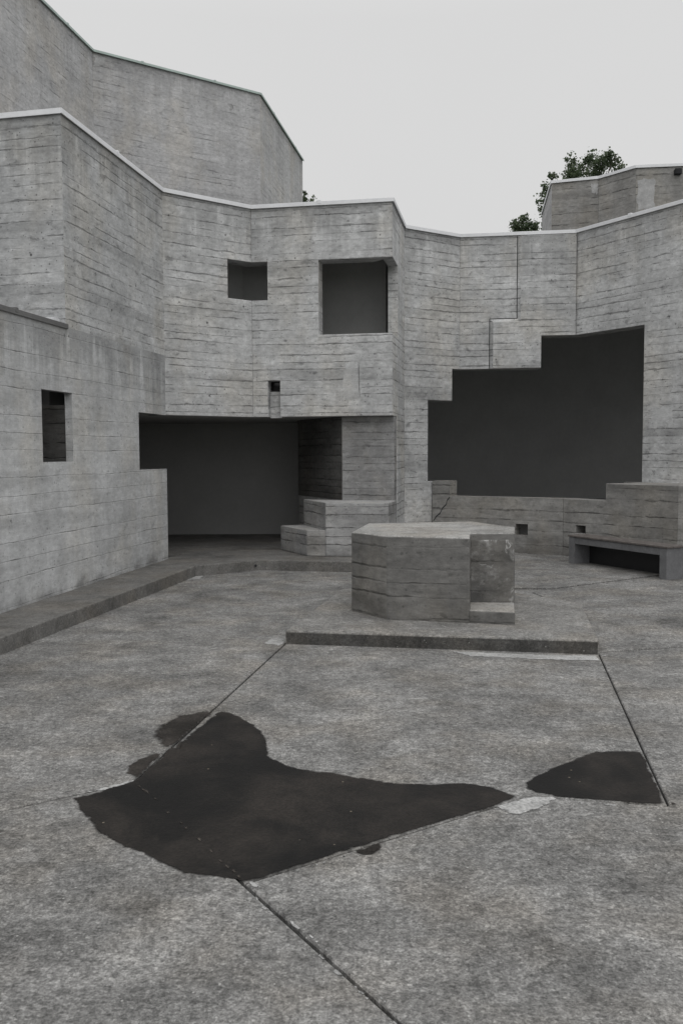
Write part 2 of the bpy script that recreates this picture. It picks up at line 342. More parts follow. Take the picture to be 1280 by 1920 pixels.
# ------------------------------------------------------------------ object helpers
def tag(o, label=None, cat=None, group=None, kind=None):
    if label: o['label'] = label
    if cat: o['category'] = cat
    if group: o['group'] = group
    if kind: o['kind'] = kind
    return o
def empty(name, loc):
    o = bpy.data.objects.new(name, None); o.location = (loc[0], loc[1], loc[2] if len(loc) > 2 else 0)
    o.empty_display_size = 0.3
    col.objects.link(o); return o
def world_loc(o):
    return Vector((0, 0, 0)) if o is None else Vector(o.location) + world_loc(o.parent)
def assign_uv(bm, off):
    uvl = bm.loops.layers.uv.new('UVMap')
    bm.normal_update()
    for f in bm.faces:
        n = f.normal
        if abs(n.z) > 0.7:
            for l in f.loops: l[uvl].uv = (l.vert.co.x + off, l.vert.co.y + 37.0)
        else:
            h = Vector((-n.y, n.x)).normalized()
            for l in f.loops: l[uvl].uv = (l.vert.co.x * h.x + l.vert.co.y * h.y + off, l.vert.co.z)
def finish(name, bm, mat, parent=None, bevel=0.0, uv_off=None, mats=None, segments=2):
    bmesh.ops.remove_doubles(bm, verts=bm.verts, dist=1e-5)
    bmesh.ops.recalc_face_normals(bm, faces=bm.faces)
    assign_uv(bm, random.uniform(0, 40) if uv_off is None else uv_off)
    w = world_loc(parent)
    if parent is not None: bmesh.ops.translate(bm, verts=bm.verts, vec=-w)
    me = bpy.data.meshes.new(name); bm.to_mesh(me); bm.free()
    for mm in ([mat] if mats is None else mats): me.materials.append(MAT[mm] if isinstance(mm, str) else mm)
    o = bpy.data.objects.new(name, me); col.objects.link(o); o.parent = parent
    if bevel:
        b = o.modifiers.new('bevel', 'BEVEL'); b.width = bevel; b.segments = segments; b.limit_method = 'ANGLE'; b.angle_limit = math.radians(25)
    return o
def prism(bm, pts, z0, z1, pts_top=None, mi=0):
    pt = pts_top or pts
    lo = [bm.verts.new((p[0], p[1], z0)) for p in pts]; hi = [bm.verts.new((p[0], p[1], z1)) for p in pt]
    n = len(pts); fs = [bm.faces.new(lo[::-1]), bm.faces.new(hi)]
    for i in range(n): fs.append(bm.faces.new((lo[i], lo[(i + 1) % n], hi[(i + 1) % n], hi[i])))
    for f in fs: f.material_index = mi
    return fs
def nrm(A, B):                       # courtyard-side normal of a wall running A -> B (left to right)
    d = (B - A).normalized(); return Vector((d.y, -d.x))
def miter(n1, n2, t): return -(n1 + n2) / (1 + n1.dot(n2)) * t

def wall(name, A, B, z0, z1, t, mat, parent, voids=(), nA=None, nB=None, bevel=0.008, capA=True, capB=True, uv_off=None, ztop=None):
    """one straight wall face A->B with thickness t; voids = (u0,u1,z0,z1) cut through; nA/nB normals of the neighbours for mitres"""
    d = (B - A); L = d.length; d.normalize(); n = nrm(A, B)
    us = sorted({0.0, L} | {min(max(v[0], 0), L) for v in voids} | {min(max(v[1], 0), L) for v in voids})
    zs = sorted({z0, z1} | {min(max(v[2], z0), z1) for v in voids} | {min(max(v[3], z0), z1) for v in voids})
    bA = miter(nA, n, t) if nA is not None else -n * t
    bB = miter(nB, n, t) if nB is not None else -n * t
    def front(u): return A + d * u
    def back(u):
        if u <= 1e-9: return A + bA
        if u >= L - 1e-9: return B + bB
        p = A + d * u - n * t
        return p
    def solid(i, j):
        if i < 0 or j < 0 or i >= len(us) - 1 or j >= len(zs) - 1: return False
        um, zm = (us[i] + us[i + 1]) / 2, (zs[j] + zs[j + 1]) / 2
        return not any(v[0] < um < v[1] and v[2] < zm < v[3] for v in voids)
    bm = bmesh.new(); cache = {}
    def vert(side, i, j):
        kk = (side, i, j)
        if kk not in cache:
            p = front(us[i]) if side == 0 else back(us[i]); cache[kk] = bm.verts.new((p.x, p.y, zs[j]))
        return cache[kk]
    for i in range(len(us) - 1):
        for j in range(len(zs) - 1):
            if not solid(i, j): continue
            for s in (0, 1):
                bm.faces.new([vert(s, i, j), vert(s, i + 1, j), vert(s, i + 1, j + 1), vert(s, i, j + 1)])
            if not solid(i - 1, j) and (i > 0 or capA): bm.faces.new([vert(0, i, j), vert(0, i, j + 1), vert(1, i, j + 1), vert(1, i, j)])
            if not solid(i + 1, j) and (i < len(us) - 2 or capB): bm.faces.new([vert(0, i + 1, j), vert(0, i + 1, j + 1), vert(1, i + 1, j + 1), vert(1, i + 1, j)])
            if not solid(i, j - 1): bm.faces.new([vert(0, i, j), vert(0, i + 1, j), vert(1, i + 1, j), vert(1, i, j)])
            if not solid(i, j + 1): bm.faces.new([vert(0, i, j + 1), vert(0, i + 1, j + 1), vert(1, i + 1, j + 1), vert(1, i, j + 1)])
    for f in bm.faces: f.normal_update()
    bmesh.ops.dissolve_limit(bm, angle_limit=0.005, verts=bm.verts, edges=bm.edges)
    return finish(name, bm, mat, parent, bevel, uv_off)

def coping(A, B, z, t, mat, parent, nA=None, nB=None, h=0.04, over=0.03):
    """metal coping on a wall top, mitred with its neighbours, folded drip at the front"""
    n = nrm(A, B)
    def off(nn, dist): return miter(nn, n, -dist) if nn is not None else n * dist
    prof = [(over, z - 0.02), (over, z + h), (-t - over, z + h + 0.015), (-t - over, z - 0.02), (-t - over + 0.006, z - 0.02), (-t - over + 0.006, z + 0.002), (over - 0.012, z + 0.002), (over - 0.012, z - 0.02)]
    bm = bmesh.new(); rings = []
    for P, nn in ((A, nA), (B, nB)):
        ring = []
        for o_, zz in prof:
            p = P + (off(nn, o_)); ring.append(bm.verts.new((p.x, p.y, zz)))
        rings.append(ring)
    k_ = len(prof)
    for i in range(k_): bm.faces.new((rings[0][i], rings[0][(i + 1) % k_], rings[1][(i + 1) % k_], rings[1][i]))
    bm.faces.new(rings[0]); bm.faces.new(rings[1][::-1])
    o = finish('coping', bm, mat, parent, 0.003)
    L = (B - A).length; d = (B - A).normalized(); m_ = int(L / 2.2)
    for i in range(m_):                                                # folded cover strips over the sheet joints
        c = A + d * (L * (i + .5 + random.uniform(-.1, .1)) / m_); bm = bmesh.new()
        prism(bm, [c - d * .03 + n * (over + .004), c + d * .03 + n * (over + .004), c + d * .03 - n * (t + over + .004), c - d * .03 - n * (t + over + .004)], z + .005, z + h + .0165)
        q = o; w_ = finish('cover_strip', bm, mat, None, 0.002)
        w_.data.transform(Matrix.Translation(-world_loc(q))); w_.parent = q
    return o

def run(points, z, t, mat, parent, h=0.04, over=0.03, first=0, last=None):
    ns = [nrm(points[i], points[i + 1]) for i in range(len(points) - 1)]
    for i in range(first, len(ns) if last is None else last):
        coping(points[i], points[i + 1], z, t, mat, parent, ns[i - 1] if i > 0 else None, ns[i + 1] if i < len(ns) - 1 else None, h, over)

def quad_patch(name, A, B, px, mat, parent, proud=0.004):
    """thin skim of mortar on a wall plane, outline given in photo pixels"""
    d = (B - A).normalized(); n = nrm(A, B); bm = bmesh.new(); fr, bk = [], []
    pts = []
    for i in range(len(px)):
        a, b = px[i], px[(i + 1) % len(px)]
        for s in range(8): pts.append((a[0] + (b[0] - a[0]) * s / 8, a[1] + (b[1] - a[1]) * s / 8))
    for x, y in pts:
        u, z = onp(x, y, A, B); u += random.uniform(-.03, .03); z += random.uniform(-.03, .03)
        p = A + d * u
        fr.append(bm.verts.new((p.x + n.x * proud, p.y + n.y * proud, z))); bk.append(bm.verts.new((p.x - n.x * .004, p.y - n.y * .004, z)))
    bm.faces.new(fr); bm.faces.new(bk[::-1]); k_ = len(fr)
    for i in range(k_): bm.faces.new((fr[i], fr[(i + 1) % k_], bk[(i + 1) % k_], bk[i]))
    return finish(name, bm, mat, parent)

def pane(A, B, u0, u1, z0, z1, inset, parent, name='window_pane'):
    d = (B - A).normalized(); n = nrm(A, B); bm = bmesh.new()
    a, b = A + d * u0 - n * inset, A + d * u1 - n * inset
    prism(bm, [a, b, b - n * .02, a - n * .02], z0, z1)
    return finish(name, bm, 'glass', parent)

# ------------------------------------------------------------------ ground
ground_bm = bmesh.new()
R_ = 600
f_ = ground_bm.faces.new([ground_bm.verts.new(p) for p in ((-R_, -R_, -.06), (R_, -R_, -.06), (R_, R_, -.06), (-R_, R_, -.06))])
ground = tag(finish('ground', ground_bm, 'grass'), kind='structure')

HM, OVH, KERB = 5.515, 2.28, 0.15
L0, P2 = V2(-3.368, 8.797), V2(-2.576, 13.33)
dL = (P2 - L0).normalized()
P1 = L0 + dL * 1.53
LS = L0 - dL * 8.6
P0 = V2(-7.6, 11.25)
P3, P4, P5 = V2(-1.384, 14.28), V2(.79, 13.89), V2(1.089, 15.52)
P6, P7 = V2(2.116, 16.20), V2(4.095, 15.92)
P8 = V2(4.095, 15.92) + (V2(5.246, 14.07) - V2(4.095, 15.92)) * 3.2

bed_bm = bmesh.new()
prism(bed_bm, [(-6, -3), (9, -3), (9, 17), (-6, 17)], -.055, -.022)
court = tag(finish('courtyard_ground', bed_bm, 'gap'), kind='structure')

K1, K2, K3, K4 = onz(250, 1467), onz(457.5, 1657), onz(990, 1494), onz(1253, 1511)
PFL, PFR = V2(-.511, 8.03), V2(2.175, 7.54)
JL = onz(0, 1521); JL = K1 + (JL - K1) * 6
JB = K2 + (onz(753, 1920) - K2) * 5
K4R = K4 + (onz(1280, 1512.5) - K4) * 40
J7 = PFR + V2(.0, .06); J7R = J7 + (onz(1280, 1213.5) - J7) * 5.5
E1, E2 = onz(997, 1111), onz(1215, 1083)
E2x = E1 + (E2 - E1) * 2.4
E0 = onz(965, 1090); EX = onz(1040, 1105.5)
PBR, PBL = V2(2.52, 9.45), V2(-.005, 10.5)
def inset_poly(pts, d):
    n = len(pts); out = []
    area = sum(pts[i][0] * pts[(i + 1) % n][1] - pts[(i + 1) % n][0] * pts[i][1] for i in range(n))
    if area < 0: pts = pts[::-1]
    for i in range(n):
        a, b, c = Vector(pts[i - 1]), Vector(pts[i]), Vector(pts[(i + 1) % n])
        e1, e2 = (b - a).normalized(), (c - b).normalized()
        n1, n2 = Vector((-e1.y, e1.x)), Vector((-e2.y, e2.x))
        out.append(b + (n1 + n2) / max(0.35, 1 + n1.dot(n2)) * d)
    return out
def slab(pts, gap=.006, z=0.0, mat='paving'):
    p1 = inset_poly(pts, gap); p2 = inset_poly(pts, gap + .006)
    bm = bmesh.new(); n = len(p1)
    lo = [bm.verts.new((p.x, p.y, -.03)) for p in p1]; mi = [bm.verts.new((p.x, p.y, z - .006)) for p in p1]; hi = [bm.verts.new((p.x, p.y, z)) for p in p2]
    for r1, r2 in ((lo, mi), (mi, hi)):
        for i in range(n): bm.faces.new((r1[i], r1[(i + 1) % n], r2[(i + 1) % n], r2[i]))
    bm.faces.new(hi)
    return finish('paving_slab', bm, mat, court)
slab_mid = slab([PFL, PFR, K4, K3, K2, K1])
slab_nearleft = slab([K1, K2, JB, V2(JB.x - 8, -2.9), V2(-5.9, -2.9), JL], gap=.009)
slab_near = slab([K2, K3, K4, K4R, V2(8.9, -2.9), V2(JB.x, -2.9), JB])
slab_right = slab([PFR, J7, J7R, V2(8.9, 2.5), K4R, K4])
slab_left = slab([K1, JL, V2(-5.9, 13.2), V2(-2.2, 13.2), V2(.6, 13.6), V2(1.2, 11.2), PBL, PFL], gap=.011)
slab_bench = slab([J7, V2(2.53, 9.46), E1, E2x, V2(8.9, 9.2), J7R], z=.007)
slab_altar = slab([V2(2.53, 9.46), PBL, V2(1.2, 11.2), EX, E1], gap=.002)
slab_far = slab([EX, V2(1.2, 11.2), V2(.6, 13.6), V2(1.0, 16.3), V2(8.9, 16.3), E2x], gap=.010, z=.022)

def film(name, px, mat, parent=None, z=.0035, rim=.035, jag=.012, step=.035, amp=1.0, kindtag=None):
    """thin irregular sheet on the paving, outline in photo pixels, with a rim that breaks up"""
    base = [onz(x, y, 0) for x, y in px]
    pts = []
    n = len(base)
    for i in range(n):
        a, b = base[i], base[(i + 1) % n]; m_ = max(1, int((b - a).length / step))
        for s in range(m_): pts.append(a + (b - a) * (s / m_))
    out = []
    for q_ in pts:
        w = Vector((q_.x * 9, q_.y * 9, 1.3)); w2 = Vector((q_.x * 30, q_.y * 30, 4.0))
        out.append(q_ + Vector((noise.noise(w), noise.noise(w + Vector((9, 5, 2))))) * jag * 2 * amp + Vector((noise.noise(w2), noise.noise(w2 + Vector((7, 3, 1))))) * jag)
    area = sum(out[i].x * out[(i + 1) % len(out)].y - out[(i + 1) % len(out)].x * out[i].y for i in range(len(out)))
    if area < 0: out.reverse()
    N = len(out)
    xs, ys = [p.x for p in out], [p.y for p in out]
    g = max(.03, rim * .6); cand = []
    span = max(max(xs) - min(xs), max(ys) - min(ys)); g = max(g, span / 45)
    def inside(x, y):
        c = False; j = N - 1
        for i in range(N):
            if (ys[i] > y) != (ys[j] > y) and x < (xs[j] - xs[i]) * (y - ys[i]) / (ys[j] - ys[i]) + xs[i]: c = not c
            j = i
        return c
    def bd(x, y): return min((x - p.x) ** 2 + (y - p.y) ** 2 for p in out) ** .5
    y = min(ys) + g * .5
    while y < max(ys):
        x = min(xs) + g * .5
        while x < max(xs):
            if inside(x, y) and bd(x, y) > g * .45: cand.append(Vector((x, y)))
            x += g
        y += g
    # a ring one rim width in, so the rim has an even width
    for i in range(0, N, 2):
        e = (out[(i + 2) % N] - out[i - 2]).normalized(); q_ = out[i] + Vector((-e.y, e.x)) * rim
        if inside(q_.x, q_.y) and bd(q_.x, q_.y) > rim * .8: cand.append(q_)
    vs, _, fs, *_r2 = delaunay_2d_cdt(out + cand, [(i, (i + 1) % N) for i in range(N)], [], 1, 1e-6)
    w = world_loc(parent)
    me = bpy.data.meshes.new(name)
    me.from_pydata([(p.x - w.x, p.y - w.y, z - w.z) for p in vs], [], [f for f in fs])
    at = me.attributes.new('rim', 'FLOAT', 'POINT')
    for i, p in enumerate(vs): at.data[i].value = min(1.0, bd(p.x, p.y) / rim)
    me.materials.append(MAT[mat])
    o = bpy.data.objects.new(name, me); col.objects.link(o); o.parent = parent
    return o

main_px = [(409, 1331), (440, 1338), (470, 1352), (493, 1370), (507, 1393), (511, 1418), (530, 1430), (560, 1440), (600, 1446), (650, 1453), (700, 1461), (750, 1469), (800, 1470), (850, 1467), (890, 1469), (930, 1477), (958, 1487), (974, 1494),
           (937, 1513), (801, 1554), (601, 1616), (461, 1659), (425, 1652), (395, 1649), (343, 1641), (297, 1623), (255, 1601), (213, 1584), (180, 1565), (151, 1532), (133, 1499), (185, 1482), (247, 1465), (315, 1405), (365, 1367)]
tag(film('puddle', main_px, 'wet', jag=.007, rim=.045), 'large dark wet patch across the paving joint in the foreground', 'puddle', kind='structure')
right_px = [(1208, 1410), (1178, 1408), (1150, 1407), (1110, 1410), (1080, 1420), (1040, 1437), (1003, 1454), (984, 1469), (984, 1480), (1003, 1490), (1060, 1499), (1150, 1506), (1255, 1513)]
silt = []
for i in range(19): silt.append((258 + 192 * i / 18 + random.uniform(-2, 2), 1475 + 176 * i / 18))
silt = silt + [(x + 4 + random.uniform(0, 5), y - 2) for x, y in silt[::-1]]
film('silt_line', silt, 'silt', None, z=.0055, rim=.012, jag=.004, step=.03)
tag(bpy.data.objects['silt_line'], kind='structure')
tag(film('puddle', right_px, 'wet', jag=.007, rim=.045), 'smaller dark wet patch in the right corner of the middle slab', 'puddle', kind='structure')
tag(film('puddle', [(418, 1330), (372, 1332), (330, 1342), (296, 1355), (278, 1372), (280, 1395), (302, 1410), (328, 1412), (372, 1372)], 'damp', jag=.014, rim=.11), 'blurred damp stain just left of the big wet patch', 'puddle', kind='structure')
tag(film('puddle', [(312, 1408), (285, 1415), (255, 1425), (232, 1438), (230, 1451), (256, 1461), (276, 1450)], 'damp', jag=.010, rim=.04), 'small damp stain above the white mortar strip', 'puddle', kind='structure')
tag(film('puddle', [(664, 1594), (700, 1584), (716, 1579), (721, 1588), (714, 1599), (692, 1606), (668, 1604)], 'damp', jag=.004, rim=.03), 'tiny oval damp stain below the large wet patch', 'puddle', kind='structure')
tag(film('puddle', [(1256, 1505), (1266, 1506), (1275, 1510), (1258, 1511)], 'damp', jag=.003, rim=.01), 'tiny damp stain at the right end of the joint', 'puddle', kind='structure')

for par, px, jg in [
    (slab_near, [(928, 1513), (990, 1495), (1052, 1495), (1022, 1513), (975, 1529), (955, 1527)], .0015),
    (slab_nearleft, [(150, 1489), (200, 1476), (252, 1462), (248, 1470), (200, 1482)], .003),
    (slab_near, [(464, 1655), (478, 1653), (486, 1662), (478, 1669), (469, 1664)], .004),
    (slab_near, [(541, 1727), (553, 1729), (564, 1742), (556, 1748), (547, 1741)], .004),
    (slab_near, [(749, 1716), (760, 1717), (764, 1722), (754, 1721)], .003),
    (slab_left, [(497, 1207), (508, 1197), (533, 1196), (534, 1204), (522, 1211)], .012),
    (slab_left, [(348, 1089), (362, 1080), (383, 1079), (376, 1085)], .008),
    (slab_mid, [(842, 1221), (950, 1226), (1119, 1230), (1125, 1240), (1010, 1237), (880, 1231)], .010),
    (slab_right, [(1125, 1214), (1138, 1208), (1138, 1212), (1130, 1219)], .006),
    (slab_right, [(1126, 1230), (1137, 1228), (1136, 1231)], .004),
    (slab_right, [(1228, 1213.5), (1256, 1213.5), (1256, 1216), (1232, 1216)], .004),
]:
    film('mortar_patch', px, 'lime', par, z=.003, rim=.009, jag=jg)
# ragged mortar smears along the near joints
def smear(par, a, b, n, wpx, side, z=.0028):
    for i in range(n):
        s0 = random.random() * .96; s1 = s0 + random.uniform(.02, .09)
        pts = []
        ax, ay, bx, by = *a, *b; L = math.hypot(bx - ax, by - ay); nx, ny = -(by - ay) / L * side, (bx - ax) / L * side
        for s in (s0, (s0 + s1) / 2, min(1, s1)): pts.append((ax + (bx - ax) * s + nx * 5, ay + (by - ay) * s + ny * 5))
        for s in (min(1, s1), (s0 + s1) / 2, s0):
            w = 5 + wpx * random.uniform(.4, 1.2); pts.append((ax + (bx - ax) * s + nx * w, ay + (by - ay) * s + ny * w))
        film('mortar_smear', pts, 'lime', par, z=z, rim=.008, jag=.004, step=.02)
smear(slab_nearleft, (475, 1673), (753, 1920), 9, 8, 1)
smear(slab_near, (475, 1673), (753, 1920), 4, 7, -1)
smear(slab_near, (480, 1651), (930, 1513), 9, 3, 1)
smear(slab_near, (1010, 1496), (1253, 1511), 5, 3, 1)
smear(slab_left, (535, 1207), (250, 1467), 5, 3, 1)

# ------------------------------------------------------------------ raised kerb pavement along the left wall
ke = [LS + V2(.44, 0) + (LS - L0) * 0, V2(-2.926, 7.61), V2(-2.035, 12.50), V2(-1.20, 13.12), V2(.134, 12.86), V2(1.25, 12.75), V2(1.75, 13.3)]
ke[0] = ke[1] + (ke[1] - ke[2]) * 1.35
in_ = [V2(1.75, 15.6), V2(1.0, 15.6), V2(.95, 15.4), V2(.6, 17.2), V2(-6.6, 17.2), V2(-7.4, 2.0)]
in_ = [V2(1.9, 15.4), V2(1.1, 15.55), V2(.9, 14.6), V2(.2, 15.0), V2(-1, 15.2), V2(-2.4, 14.2)]
kerb_root = tag(empty('kerb_pavement', (-2.5, 10, 0)), kind='structure')
bm = bmesh.new()
wl = [P2 - nrm(L0, P2) * .1, LS - nrm(L0, P2) * .1]
prism(bm, ke + in_ + wl, -.02, KERB)
# rough up the kerb a little
finish('kerb_top', bm, 'kerb', kerb_root, .012)
# weep hole sleeve in the kerb riser
def ring(bm, c, ax, r0, r1, depth, n=16):
    ax = ax.normalized(); s = ax.cross(Vector((0, 0, 1))).normalized(); t = s.cross(ax)
    L = [[], [], [], []]
    for i in range(n):
        a = 2 * math.pi * i / n; dv = s * math.cos(a) + t * math.sin(a)
        L[0].append(bm.verts.new(c + dv * r1 - ax * .02)); L[1].append(bm.verts.new(c + dv * r1 + ax * .006)); L[2].append(bm.verts.new(c + dv * r0 + ax * .006)); L[3].append(bm.verts.new(c + dv * r0 - ax * depth))
    for j in range(3):
        for i in range(n): bm.faces.new((L[j][i], L[j][(i + 1) % n], L[j + 1][(i + 1) % n], L[j + 1][i]))
    f = bm.faces.new(L[3])
    return f
kn = nrm(ke[2], ke[3])
kp = ke[2] + (ke[3] - ke[2]) * .93
bm = bmesh.new(); fcap = ring(bm, Vector((kp.x, kp.y, .072)), Vector((kn.x, kn.y, 0)), .022, .032, -.004); fcap.material_index = 1
finish('weep_hole', bm, None, kerb_root, mats=['kerb', 'gap'])

# ------------------------------------------------------------------ main building
main = tag(empty('concrete_building', (-1, 15.5, 0)), 'angular board marked concrete building with pale metal coping around the courtyard', 'building')
def blk(name, pts, z0, z1, mat='inside', parent=main, bevel=0):
    bm = bmesh.new(); prism(bm, pts, z0, z1); return finish(name, bm, mat, parent, bevel)
nL = nrm(L0, P2); n01 = nrm(P0, P1)
n23, n34, n45, n56, n67, n78 = nrm(P2, P3), nrm(P3, P4), nrm(P4, P5), nrm(P5, P6), nrm(P6, P7), nrm(P7, P8)
T = .32
# left wall: low part up to the terrace, window, notch of the passage, and tall part between the corner and the crease
offs = (L0 - LS).length
LOWP = 3.15
wv = [(offs + .935, offs + 1.64, 1.63, 2.415), (offs + 3.58, 99, 1.49, OVH)]
wall('left_wall', LS, P2, KERB - .1, LOWP, .09, 'left', main, wv, nB=n23, capB=True)
wall('left_wall', P1, P2, LOWP, HM, .18, 'upper_left', main, [], nA=n01, nB=n23, bevel=0)
wu = (offs + .935, offs + 1.64)
# thin metal profile on the low terrace edge
coping(LS, P1 + dL * .03, LOWP, .09, 'dark_zinc', main, h=.035, over=.02)
# face that turns back above the terrace
wall('terrace_wall', P0, P1, LOWP - .3, HM, .18, 'upper_left', main, (), nB=nL, capB=False)
bm = bmesh.new(); prism(bm, [LS - nL * .42 - V2(4, 0), LS - nL * .43, P1 - nL * .43, P1 - V2(.05, -.3), P0 + V2(0, .5)], LOWP - .25, LOWP - .1)
finish('terrace_roof', bm, 'roofing', main)
bm = bmesh.new(); c_ = P1 - nL * .06; prism(bm, [c_ - dL * .16, c_ - dL * .02, c_ - dL * .02 - nL * .2, c_ - dL * .16 - nL * .2], LOWP + .03, LOWP + .09)
finish('flashing', bm, 'zinc', main)

u23a = onp(427, 520, P2, P3)[0]; z23a = onp(427, 558, P2, P3)[1]; z23b = onp(427, 485, P2, P3)[1]
u34b = onp(501, 520, P3, P4)[0]
big_u0 = onp(597, 560, P3, P4)[0]; big_z0 = onp(660, 625.5, P3, P4)[1]; big_z1 = onp(597, 487, P3, P4)[1]
slot_u0, slot_z1 = onp(502, 714, P3, P4); slot_u1, slot_z0 = onp(525, 733, P3, P4)
big45 = onp(745.5, 520, P4, P5)[0]
L34 = (P4 - P3).length
wall('wall', P2, P3, OVH, HM, T, 'front', main, [(u23a, 99, z23a, z23b)], nA=nL, nB=n34, capA=False)
wall('bay_wall', P3, P4, OVH, HM, T, 'front', main, [(-1, u34b, z23a, z23b), (big_u0, 99, big_z0, big_z1), (slot_u0, slot_u1, -1, slot_z1)], nA=n23, nB=n45)
ret_u = onp(744, 784, P4, P5)[0]
wall('bay_wall', P4, P5, 0, HM, .16, 'front', main, [(-1, big45, big_z0, big_z1), (-1, ret_u, -1, OVH)], nA=n34)
# recessed back of the slot below the small opening
d34 = (P4 - P3).normalized(); d23_ = (P3 - P2).normalized()
bm = bmesh.new(); a, b = P3 + d34 * slot_u0 - n34 * .13, P3 + d34 * slot_u1 - n34 * .13
prism(bm, [a, b, b - n34 * .12, a - n34 * .12], OVH - .015, slot_z0); finish('slot_sill', bm, 'front', main, .006)

# right-hand walls round the big opening
u803 = onp(802, 820, P5, P6)[0]; u848 = onp(847.5, 720, P5, P6)[0]
z751 = onp(825, 751, P5, P6)[1]; z692 = onp(855, 692, P5, P6)[1]
u1013 = onp(1013.5, 660, P6, P7)[0]; z691 = onp(980, 690.5, P6, P7)[1]; z629 = onp(1045, 629, P6, P7)[1]
u1206 = onp(1206, 700, P7, P8)[0]
z692 = (z692 + z691) / 2
wall('wall', P5, P6, 0, HM, T, 'front', main, [(u803, u848, 1.20, z751), (u848, 99, .6, z692)], nA=n45, nB=n67)
wall('wall', P6, P7, 0, HM, T, 'front', main, [(-1, u1013, -1, z692), (u1013, 99, -1, z629)], nA=n56, nB=n78)
wall('wall', P7, P8, 0, HM, T, 'front', main, [(-1, u1206, .6, z629)], nA=n67)
# stepped proud panel with a chamfered edge on the P6-P7 face
d67 = (P7 - P6).normalized(); L67 = (P7 - P6).length
s1, zt = onp(970, 520, P6, P7)[0], onp(945, 598, P6, P7)[1]; s0 = onp(918, 650, P6, P7)[0]
PR, CH = .055, .055
def pp(u, z, o): p = P6 + d67 * u + n67 * o; return (p.x, p.y, z)
outl = [(s0, z692 + .004), (s0, zt), (s1, zt), (s1, HM - .035), (L67 - .0, HM - .035), (L67 - .0, z629 + .002), (u1013 - .0, z629 + .002), (u1013 - .0, z692 + .004)]
inn_ = [(s0 + CH, z692 + .004), (s0 + CH, zt - CH), (s1 + CH, zt - CH), (s1 + CH, HM - .035), (L67 - .0, HM - .035), (L67 - .0, z629 + .002), (u1013 - .0, z629 + .002), (u1013 - .0, z692 + .004)]
bm = bmesh.new(); A_ = [bm.verts.new(pp(u, z, -.01)) for u, z in outl]; A2 = [bm.verts.new(pp(u, z, .003)) for u, z in outl]; B_ = [bm.verts.new(pp(u, z, PR)) for u, z in inn_]
bm.faces.new(B_)
for i in range(8):
    j = (i + 1) % 8
    bm.faces.new((A_[i], A_[j], A2[j], A2[i])); bm.faces.new((A2[i], A2[j], B_[j], B_[i]))
finish('raised_panel', bm, 'front', main)
for (ua_, za_), (ub_, zb_) in ((outl[0], outl[1]), (outl[1], outl[2]), (outl[2], outl[3])):
    bm = bmesh.new(); w_ = .014
    if abs(ua_ - ub_) < 1e-6: qd = [(ua_ - w_, za_), (ua_, za_), (ua_, zb_ + (w_ if zb_ < zt + .1 else 0)), (ua_ - w_, zb_ + (w_ if zb_ < zt + .1 else 0))]
    else: qd = [(ua_, za_ + .0005), (ub_ - w_ - .0005, zb_ + .0005), (ub_ - w_ - .0005, zb_ + w_), (ua_, za_ + w_)]
    bm.faces.new([bm.verts.new(pp(u_, z_, .0025)) for u_, z_ in qd]); finish('painted_shadow_line', bm, 'gap', main)  # flat dark strip, the panel's shadow line painted on the wall
PW = P7 + n78 * .0
# coping along the whole tall parapet
run([P0, P1, P2, P3, P4, P5, P6, P7, P8], HM, T, 'zinc', main)

# pier under the bay and its left flank
F0, F1 = V2(.018, 14.235), P4 + (P5 - P4) * .13
nF = nrm(F0, F1); d45 = (P5 - P4).normalized()
F2 = V2(-.75, 15.85)
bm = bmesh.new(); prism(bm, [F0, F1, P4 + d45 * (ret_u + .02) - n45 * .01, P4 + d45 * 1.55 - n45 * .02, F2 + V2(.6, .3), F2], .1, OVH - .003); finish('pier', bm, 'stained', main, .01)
fd = (F2 - F0).normalized(); fn = Vector((-abs(fd.y), fd.x)); a_ = F0 + fd * .012
blk('pier_flank_shade', [a_ + fn * .006, a_ - fn * .02, F2 - fn * .02, F2 + fn * .006], .97, OVH - .004, 'reveal')  # thin dark skin, shade under the overhang painted on

# slabs and inner walls that close the rooms
BACK = 19.1
room = [P2 - nL * .43, P3 - n34 * .33, P4 - n34 * .33 - V2(.12, 0), P5 + V2(-.3, .1), V2(.9, BACK), V2(-7.2, BACK), V2(-7.2, 12.2), P1 - nL * .43 + V2(0, .6)]
bm = bmesh.new(); prism(bm, room, OVH + .004, OVH + .2); finish('ceiling_slab', bm, 'passage', main)
roofp = [P1 + V2(-.2, .6), P2 + V2(-.3, .25), P3 + V2(0, .3), P4 + V2(-.3, .3), P5 + V2(-.25, .3), P6 + V2(0, .3), P7 + V2(.1, .32), P8 + V2(.3, .3), V2(10.2, 23.5), V2(.6, 23.5), V2(.6, 19.5), V2(-7.4, 19.5), V2(-7.4, 11.6)]
bm = bmesh.new(); prism(bm, roofp, HM - .3, HM - .1); finish('roof', bm, 'roofing', main)
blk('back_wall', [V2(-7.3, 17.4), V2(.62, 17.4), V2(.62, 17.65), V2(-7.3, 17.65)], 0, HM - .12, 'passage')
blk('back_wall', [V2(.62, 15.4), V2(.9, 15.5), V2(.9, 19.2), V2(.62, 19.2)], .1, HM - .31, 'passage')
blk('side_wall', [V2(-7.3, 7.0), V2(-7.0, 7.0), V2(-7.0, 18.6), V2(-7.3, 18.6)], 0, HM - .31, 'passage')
blk('side_wall', [V2(-7.0, 7.0), LS + (L0 - LS) * .72 - nL * .43, LS + (L0 - LS) * .72 - nL * .43 + V2(0, .2), V2(-7.0, 7.2)], 0, LOWP - .25)
